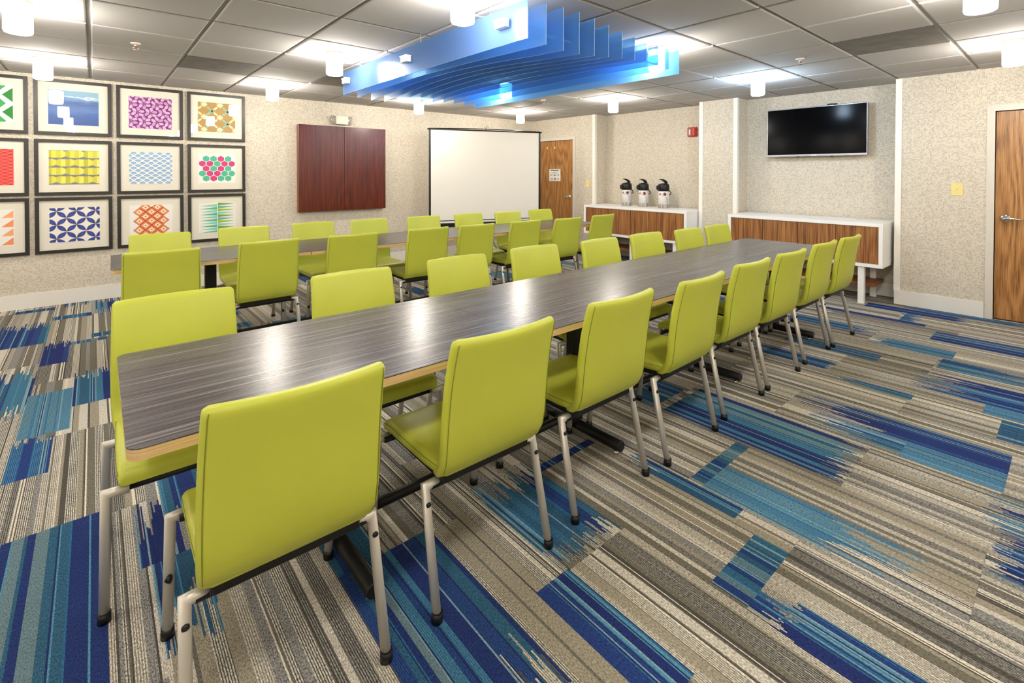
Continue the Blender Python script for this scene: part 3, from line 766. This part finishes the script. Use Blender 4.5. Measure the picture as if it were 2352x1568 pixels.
# ------------------------------------------------------------------ whiteboard cabinet and emergency light
wb = tag(empty('whiteboard_cabinet', (2.675, YA - .003, .835)), 'closed mahogany whiteboard cabinet on the picture wall', 'cabinet')
MB().box(-.615, -.070, 0, .615, 0, 1.165, bev=.002).build('case', M['brown'], wb)
for a, b in ((-.618, -.0015), (.0015, .618)):
    dr = MB().box(a, -.092, 0, b, -.0705, 1.165, bev=.002).build('door', M['mahog'], wb)
hg = MB()
for k in range(58): hg.box(-.6205, -.0745, .01 + k*.02, -.6155, -.068, .022 + k*.02)
hg.build('piano_hinge', M['chrome'], wb)
em = tag(empty('emergency_light', (2.655, YA, 2.095)), 'ivory emergency light with two clear lamps above the mahogany cabinet', 'emergency light')
MB().box(-.085, -.065, -.062, .090, 0, .062, bev=.008).build('housing', M['ivory'], em)
for s in (-1, 1):
    a, b = sorted((s*.088, s*.155))
    ln = MB().box(a, -.055, -.062, b, 0, .060, bev=.012).build('lamp_lens', M['lens'], em)
    n = 14
    MB().loft([[(s*.12 + r*math.cos(2*math.pi*k/n), y, r*math.sin(2*math.pi*k/n)) for k in range(n)] for y, r in ((-.012, .014), (-.035, .026), (-.036, .020), (-.018, .008))], 0, True, True).build('reflector', M['chrome'], ln)

# ------------------------------------------------------------------ projection screen on tripod
scx = Vector((4.560, 5.9085)); sa = R(-20)
ps = tag(empty('projection_screen', (scx.x, scx.y, 0), sa), 'white portable projection screen with black border on a tripod', 'screen')
w2, zt, zb = .89, 2.012, .642
fabric = MB().box(-w2, -.001, zb - .03, w2, .001, zt - .012).build('fabric', M['screen'], ps)
for a, b in ((-w2 - .0005, -w2 + .030), (w2 - .030, w2 + .0005)): MB().box(a, -.0018, zb, b, .0018, zt - .012).build('border', M['black'], fabric)
MB().box(-w2 + .03, -.0018, zb - .0, w2 - .03, .0018, zb + .012).build('border', M['black'], fabric)
MB().tube([(-w2 - .02, 0, zt - .012), (w2 + .02, 0, zt - .012)], .011, 10).build('top_rail', M['blackm'], ps)
n = 12
MB().tube([(-w2 + 2*w2*k/n, .012, zt - .002 + .016 * math.sin(math.pi * k / n)) for k in range(n + 1)], .007, 8).build('bow_bar', M['blackm'], ps)
MB().tube([(-.04, .012, zt + .030), (-.03, .012, zt + .045), (0, .012, zt + .05), (.03, .012, zt + .045), (.04, .012, zt + .030)], .005, 8).build('hanger', M['chrome'], ps)
MB().tube([(0, .012, zt + .01), (0, .012, zt + .075)], [.008, .005], 8).build('hook', M['chrome'], ps)
hb = zb - .058
MB().box(-w2 - .02, -.030, hb - .03, w2 + .02, .032, hb + .03, bev=.012).build('roller_case', M['blackm'], ps)
MB().tube([(0, .05, .10), (0, .05, 1.1), (0, .05, zt + .02)], [.014, .014, .010], 10).build('pole', M['chrome'], ps)
for k, an in enumerate((-80, 40, 160)):
    c, s = math.cos(R(an)), math.sin(R(an))
    lg = MB().tube([(c*.02, .05 + s*.02, .52), (c*.44, .05 + s*.44, .012)], .009, 8).build('tripod_leg', M['chrome'], ps)
    MB().tube([(c*.436, .05 + s*.436, .022), (c*.446, .05 + s*.446, 0.0)], .012, 8).build('foot', M['black'], lg)
    MB().tube([(c*.014, .05 + s*.014, .20), (c*.22, .05 + s*.22, .275)], .005, 6).build('brace', M['chrome'], lg)

# ------------------------------------------------------------------ ceiling lights, sprinklers
def make_lamp(mat):
    t = empty('ceiling_light', (0, 0, H))
    cap = MB(); n = 48
    pr = lambda r, z: [((r + (.0012 if k % 2 else -.0012)) * math.cos(2*math.pi*k/n), (r + (.0012 if k % 2 else -.0012)) * math.sin(2*math.pi*k/n), z) for k in range(n)]
    cap.loft([pr(.062, 0), pr(.062, -.030), pr(.058, -.034)], 0, True, False)
    cap.build('ribbed_cap', M['lampcap'], t)
    MB().lathe([(.058, -.034), (.063, -.040), (.0635, -.170), (.060, -.181), (.050, -.186), (.020, -.188)], 32).build('glass_shade', mat, t)
    return t
lw = make_lamp(M['lamp']); lc = make_lamp(M['lampc'])
LL = {(-1, 3): 'over the framed blue watercolour', (2, 3): 'between the framed prints and the mahogany cabinet', (5, 3): 'between the mahogany cabinet and the projection screen',
      (8, 3): 'in the far corner above the projection screen', (-1, 0): 'cut by the top left corner of the view', (2, 0): 'just left of the blue hanging fins',
      (5, 0): 'hidden behind the far end of the blue hanging fins', (8, 0): 'in front of the coffee recess', (2, -3): 'cut by the top edge beside the blue fins',
      (5, -3): 'glowing through the near end of the blue hanging fins', (8, -3): 'with cooler light in front of the television', (5, -6): 'cut by the top edge near the right corner',
      (8, -6): 'at the right edge near the oak door beside the switch'}
RN = {3: 'by the picture wall', 0: 'over the rear table', -3: 'over the front table', -6: 'over the aisle', -9: 'behind the viewer'}
CN = {-4: 'beyond the left edge', -1: 'left of the viewer', 2: 'overhead', 5: 'right of overhead', 8: 'by the right wall'}
used = set()
for ci in (-4, -1, 2, 5, 8):
    for rj in (3, 0, -3, -6, -9):
        x = CX0 + (ci + .5) * TILE; y = CY0 + (rj + .5) * TILE
        if y < YR + .3: continue
        src = lc if (ci, rj) == (8, -3) else lw
        o = src if src.name not in used else copy_tree(src)
        used.add(src.name)
        o.location = (x, y, H)
        tag(o, 'white cylinder ceiling light ' + LL.get((ci, rj), 'out of view, %s, %s' % (CN[ci], RN[rj])), 'ceiling light', 'cylinder ceiling lights')
def sprinkler(x, y, label):
    t = tag(empty('sprinkler', (x, y, H)), label, 'sprinkler', 'ceiling sprinklers')
    MB().lathe([(.034, 0), (.034, -.003), (.020, -.010), (.012, -.012)], 20).build('escutcheon', M['ivory'], t)
    MB().lathe([(.009, -.010), (.009, -.024)], 10).build('body', M['chrome'], t)
    for s in (-1, 1): MB().tube([(s*.009, 0, -.022), (s*.016, 0, -.034), (s*.004, 0, -.048)], .0028, 6).build('frame_arm', M['chrome'], t)
    MB().lathe([(.003, -.024), (.003, -.048)], 8).build('glass_bulb', M['red'], t)
    MB().lathe([(.015, -.048), (.016, -.050)], 14).build('deflector', M['chrome'], t)
sprinkler(.253, 4.695, 'white ceiling sprinkler above the framed prints end of the rear table')
sprinkler(4.60, 1.58, 'ceiling sprinkler in front of the television')
sprinkler(4.58, 4.70, 'ceiling sprinkler near the projection screen')

# ------------------------------------------------------------------ hanging blue baffle
bf = tag(empty('hanging_baffle', (1.762, 1.93, H)), 'suspended sculpture of twelve translucent blue acrylic fins', 'baffle')
PX0, PDX, NP, YN, YF = 1.762, .1365, 12, 1.93, 4.46
TOPZ = [2.278, 2.287, 2.296, 2.298, 2.29, 2.278, 2.266, 2.250, 2.236, 2.238, 2.246, 2.254]
BOTZ = [2.072, 2.062, 2.050, 2.052, 2.064, 2.078, 2.089, 2.100, 2.113, 2.110, 2.098, 2.081]
ARCH = [.006, .030, .058, .066, .066, .060, .052, .040, .026, .012, .002, .0]
NS = 28
for i in range(NP):
    x = i * PDX; th = .004
    prof = []
    for k in range(NS + 1):
        t = k / NS; y = (YF - YN) * t
        prof.append((y, BOTZ[i] - H + ARCH[i] * math.sin(math.pi * t) ** 1.2, TOPZ[i] - H))
    mb = MB()
    ring = lambda q: [(x, q[0], q[1]), (x + th, q[0], q[1]), (x + th, q[0], q[2]), (x, q[0], q[2])]
    mb.loft([ring(q) for q in prof], 0, True, False)
    mb.m = [1 if (k >= 4 * NS or k % 4 in (0, 2)) else 0 for k in range(len(mb.f))]     # edge faces coloured lighter to imitate edge-lit acrylic
    mb.build('acrylic_fin', [M['acrylic'], M['fin_edge_glow']], bf)
for y in (2.123, 3.231, 4.345):
    rod = MB().tube([(-.03, y - YN, 2.184 - H), ((NP - 1) * PDX + .03, y - YN, 2.184 - H)], .006, 8).build('rod', M['white'], bf)
    MB().box(-.040, y - YN - .045, 2.162 - H, -.0005, y - YN + .045, 2.208 - H, bev=.003).build('end_clip', M['white'], rod)
    MB().box(-.046, y - YN - .047, 2.203 - H, -.0005, y - YN + .047, 2.210 - H).build('clip_lip', M['white'], rod)
for y in (2.25, 3.05, 4.08):
    for i in (0, 3, 6, 9):
        MB().tube([(i * PDX + .002, y - YN, TOPZ[i] - H - .01), (i * PDX + .002, y - YN, 0)], .0012, 5).build('suspension_wire', M['grey'], bf)

# ------------------------------------------------------------------ framed prints
def srgb(r, g, b):
    f = lambda c: (c/255/12.92) if c/255 <= .04045 else ((c/255 + .055)/1.055) ** 2.4
    return (f(r), f(g), f(b))
PW, PH = .195, .176     # half size of the printed sheet
class Art:
    """coloured polygons on the sheet, u right and v up in -1..1"""
    def __init__(self, bg):
        self.mb = MB(); self.k = 0
        self.mb.poly([(-PW, 0, -PH), (PW, 0, -PH), (PW, 0, PH), (-PW, 0, PH)], 0, (*bg, 1))
    def p(self, pts, c, lift=1):
        pts = clip(pts)
        if len(pts) < 3: return
        y = -.00025 * lift
        self.mb.poly([(u * PW, y, v * PH) for u, v in pts], 0, (*c, 1))
def clip(pts):
    for ax, sg in ((0, 1), (0, -1), (1, 1), (1, -1)):
        out = []
        for k in range(len(pts)):
            a, b = pts[k-1], pts[k]
            ia, ib = sg*a[ax] <= 1, sg*b[ax] <= 1
            if ia != ib:
                t = (sg - a[ax]) / (b[ax] - a[ax])
                out.append((a[0] + (b[0]-a[0])*t, a[1] + (b[1]-a[1])*t))
            if ib: out.append(b)
        pts = out
        if not pts: break
    return pts
def ngon(cx, cy, rx, ry, n, a0=0.0): return [(cx + rx*math.cos(a0 + 2*math.pi*k/n), cy + ry*math.sin(a0 + 2*math.pi*k/n)) for k in range(n)]
def leaf(cx, cy, L, wd, an, n=6, asp=1.0):
    pts = [(L*(2*k/n - 1)/1, wd*math.sin(math.pi*k/n)) for k in range(n + 1)] + [(L*(1 - 2*k/n), -wd*math.sin(math.pi*k/n)) for k in range(1, n)]
    return [(cx + u*math.cos(an) - v*math.sin(an), cy + asp*(u*math.sin(an) + v*math.cos(an))) for u, v in pts]
WHT = srgb(240, 238, 232)
def art_green():
    a = Art(srgb(48, 160, 82)); dk = srgb(20, 128, 38)
    for sd in (1, -1):
        for k in range(-2, 3):
            y = k * .96 - .46
            zig = [(.36, y), (.76, y + .48), (.76, y - .48)]
            a.p([(sd*1.0, y + .48), (sd*.76, y + .48), (sd*.36, y), (sd*.76, y - .48), (sd*1.0, y - .48)], WHT, 1)
            a.p([(sd*1.0, y + .40), (sd*.62, y), (sd*1.0, y - .40)], dk, 2)
    return a
def art_purple():
    a = Art(srgb(112, 42, 128)); c = srgb(226, 176, 214); c2 = srgb(208, 150, 198)
    for r in range(-3, 4):
        for q in range(-3, 4):
            cx, cy = q * .60 + (r % 2) * .30, r * .56
            for k in range(6):
                an = k * math.pi/3 + .35 + .25 * (r % 2)
                ox, oy = .195*math.cos(an), .215*math.sin(an)
                t = an + (.5 if k % 2 else -.4)
                pts = [(.128*math.copysign(abs(math.cos(z)) ** .7, math.cos(z)), .078*math.copysign(abs(math.sin(z)) ** .7, math.sin(z))) for z in [2*math.pi*m/12 for m in range(12)]]
                a.p([(cx + ox + u*math.cos(t) - v*math.sin(t), cy + oy + 1.05*(u*math.sin(t) + v*math.cos(t))) for u, v in pts], c if (k + q) % 3 else c2, 1)
            for k in range(6): a.p(ngon(cx + .036*math.cos(k*math.pi/3), cy + .04*math.sin(k*math.pi/3), .012, .013, 5), c, 2)
    return a
def art_gold():
    a = Art(srgb(176, 140, 72)); cr = srgb(238, 222, 178); te = srgb(152, 190, 160)
    for r in range(-2, 3):
        for q in range(-2, 3):
            cx, cy = q * .84 + .16, r * .84
            pts = []
            for k in range(16): pts.append((cx + (.20 if k % 2 == 0 else .135)*math.cos(math.pi*k/8), cy + (.20 if k % 2 == 0 else .135)*math.sin(math.pi*k/8)))
            a.p(pts, cr)
            for k in range(4): a.p(leaf(cx + .42*(1 if k % 2 else -1)*.55, cy + .42*(1 if k // 2 else -1)*.55, .22, .06, math.pi/4*(1 if (k % 2) == (k // 2) else -1)), te if k % 2 else cr)
            for k in range(4): a.p(leaf(cx + .42, cy + .42, .20, .035, k*math.pi/4), te, 2)
    return a
def art_red():
    a = Art(srgb(232, 66, 62))
    for r in range(22):
        for q in range(10): a.p([(-1 + q*.2 + .03, -1 + r*.092 + .02), (-1 + q*.2 + .15, -1 + r*.092 + .02), (-1 + q*.2 + .15, -1 + r*.092 + .05), (-1 + q*.2 + .03, -1 + r*.092 + .05)], srgb(120, 16, 22) if (r + q) % 2 else srgb(250, 120, 110))
    return a
def art_cubes():
    a = Art(srgb(212, 208, 66)); g = srgb(120, 124, 134); y2 = srgb(232, 226, 98); y3 = srgb(190, 184, 44)
    for r in range(-3, 4):
        for q in range(-4, 5):
            cx = q * .36; yb = r * .50
            a.p([(cx - .18, yb), (cx, yb + (.10 if q % 2 else 0)), (cx, yb + .5), (cx - .18, yb + .5)], y2 if q % 2 else srgb(222, 216, 74))
            a.p([(cx, yb), (cx + .18, yb), (cx + .18, yb + .5), (cx, yb + .5)], y3 if q % 2 else srgb(206, 200, 58))
            if (q + r) % 2 == 0: a.p([(cx - .18, yb - .02), (cx + .18, yb - .02), (cx + .18, yb + .06), (cx, yb + .15), (cx - .18, yb + .06)], g, 2)
            else: a.p([(cx - .18, yb + .06), (cx + .18, yb + .06), (cx + .18, yb + .02), (cx, yb - .08), (cx - .18, yb + .02)], g, 2)
    return a
def art_scallop():
    a = Art(srgb(244, 244, 240)); b = srgb(142, 172, 208)
    for r in range(9, -8, -1):
        for q in range(-4, 5):
            cx, cy = q*.40 + (r % 2)*.20, r*.155 - .1
            lift = 2 + (9 - r) * .25
            a.p([(cx + .205*math.cos(t), cy + .235*math.sin(t)) for t in [math.pi*k/10 for k in range(11)]], srgb(244,244,240), lift)
            a.p([(cx + .165*math.cos(t), cy - .01 + .195*math.sin(t)) for t in [math.pi*k/10 for k in range(11)]], b, lift + .1)
            a.p([(cx + .105*math.cos(t), cy - .01 + .115*math.sin(t)) for t in [math.pi*k/8 for k in range(9)]], srgb(158, 186, 218), lift + .2)
    return a
def art_hex():
    a = Art(WHT); pk, gn = srgb(212, 40, 122), srgb(62, 186, 148)
    rows = ['ggpg', 'ppgpp', 'pgpg', 'gppgg', 'gpgg']
    for r, s in enumerate(rows):
        for q, ch in enumerate(s):
            cx = (q - (len(s) - 1)/2) * .395; cy = .66 - r*.335
            a.p(ngon(cx, cy, .195, .205, 6, math.pi/2), srgb(40, 130, 110) if ch == 'g' else srgb(150, 24, 90), 1)
            a.p(ngon(cx, cy, .178, .186, 6, math.pi/2), gn if ch == 'g' else pk, 2)
    return a
def art_triangles():
    a = Art(WHT)
    for r in range(4):
        for q in range(4):
            x0, y0 = -1 + q*.5, -1 + r*.5
            c = srgb(238, 142, 92) if (r + q) % 2 else srgb(244, 168, 122)
            if q % 2: a.p([(x0 + .04, y0 + .04), (x0 + .47, y0 + .04), (x0 + .47, y0 + .45)], c)
            else: a.p([(x0 + .03, y0 + .04), (x0 + .25, y0 + .42), (x0 + .45, y0 + .04)], c)
    return a
def art_petals():
    a = Art(WHT); b, b2, gd = srgb(34, 56, 150), srgb(62, 92, 184), srgb(176, 160, 60)
    for r in range(-2, 3):
        for q in range(-2, 3):
            cx, cy = q * .78 + .05, r * .80
            for k in range(4):
                an = math.pi/4 + k*math.pi/2
                ox, oy = .275*math.cos(an), .275*math.sin(an)
                a.p(leaf(cx + ox, cy + oy, .285, .125, an), gd, 1); a.p(leaf(cx + ox, cy + oy, .268, .108, an), b, 2); a.p(leaf(cx + ox*1.1, cy + oy*1.1, .11, .026, an), b2, 3)
    return a
def art_diamonds():
    a = Art(WHT); cs = (srgb(206, 66, 50), srgb(238, 190, 120), srgb(222, 110, 60), srgb(246, 236, 214), srgb(226, 120, 48))
    for r in range(-3, 4):
        for q in range(-2, 3):
            cx = (q + .5*(r % 2)) * .56; cy = r * .285
            if abs(cx) > .8 or (r == 3 and r % 2 == 0): continue
            for k, s in enumerate((1.0, .82, .70, .54, .22)): a.p([(cx + .285*s, cy), (cx, cy + .285*s), (cx - .285*s, cy), (cx, cy - .285*s)], cs[k], 1 + k)
    return a
def art_spikes():
    a = Art(WHT); cols = (srgb(120, 160, 70), srgb(126, 214, 190), srgb(166, 190, 60), srgb(96, 180, 150))
    for k in range(10):
        y = .9 - k*.2
        a.p([(.02, y + .10), (.02, y - .09), (.93, y + .02)], cols[(k*3) % 4]); a.p([(-.02, y + .02), (-.02, y - .17), (-.93, y - .10)], cols[(k*2 + 1) % 4])
    return a
FR = [  # column left edges, row bottoms
 (0, 0, art_green, 'framed print of green triangles and white zigzag, cut by the left edge'), (0, 1, 'wc', 'framed blue watercolour print in the top row'),
 (0, 2, art_purple, 'framed print of lilac pebbles on purple'), (0, 3, art_gold, 'framed print of cream stars on gold'),
 (1, 0, art_red, 'framed print of red dashes, cut by the left edge'), (1, 1, art_cubes, 'framed print of yellow and grey folded blocks'),
 (1, 2, art_scallop, 'framed print of pale blue scallops'), (1, 3, art_hex, 'framed print of pink and green hexagons'),
 (2, 0, art_triangles, 'framed print of orange triangles, cut by the left edge'), (2, 1, art_petals, 'framed print of dark blue petals on white'),
 (2, 2, art_diamonds, 'framed print of nested orange diamonds'), (2, 3, art_spikes, 'framed print of green and teal spikes')]
XC = (-1.088, -.448, .193, .838); ZR = ((1.738, 2.303), (1.122, 1.690), (.532, 1.098))
for r, c, art, label in FR:
    w, (z0, z1) = .600, ZR[r]
    h = z1 - z0
    root = tag(empty('framed_print', (XC[c] + w/2, YA, (z0 + z1)/2)), label, 'picture', 'framed prints on the picture wall')
    fr = MB(); b = .031; d = .030
    o_, i_ = rect_pts(-w/2, -h/2, w/2, h/2, .001, (0,0,0,0)), rect_pts(-w/2 + b, -h/2 + b, w/2 - b, h/2 - b, .001, (0,0,0,0))
    fr.loft([[(x, 0, z) for x, z in o_], [(x, -d, z) for x, z in o_], [(x, -d, z) for x, z in i_], [(x, -.008, z) for x, z in i_]], 0, False, False)
    fr.build('frame', M['frame'], root)
    MB().box(-w/2 + b - .002, -.012, -h/2 + b - .002, w/2 - b + .002, -.004, h/2 - b + .002).build('mat_board', M['mat'], root)
    if art == 'wc':
        MB().box(-PW, -.0140, -PH, PW, -.0124, PH).build('print', M['wc'], root)
    else:
        MB().box(-PW - .001, -.0136, -PH - .001, PW + .001, -.0124, PH + .001).build('backing_sheet', M['paper'], root)
        art().mb.build('print', M['paint'], root, (0, -.0140, 0))
    MB().box(-w/2 + b, -.0232, -h/2 + b, w/2 - b, -.0212, h/2 - b).build('glass_pane', M['glass'], root)
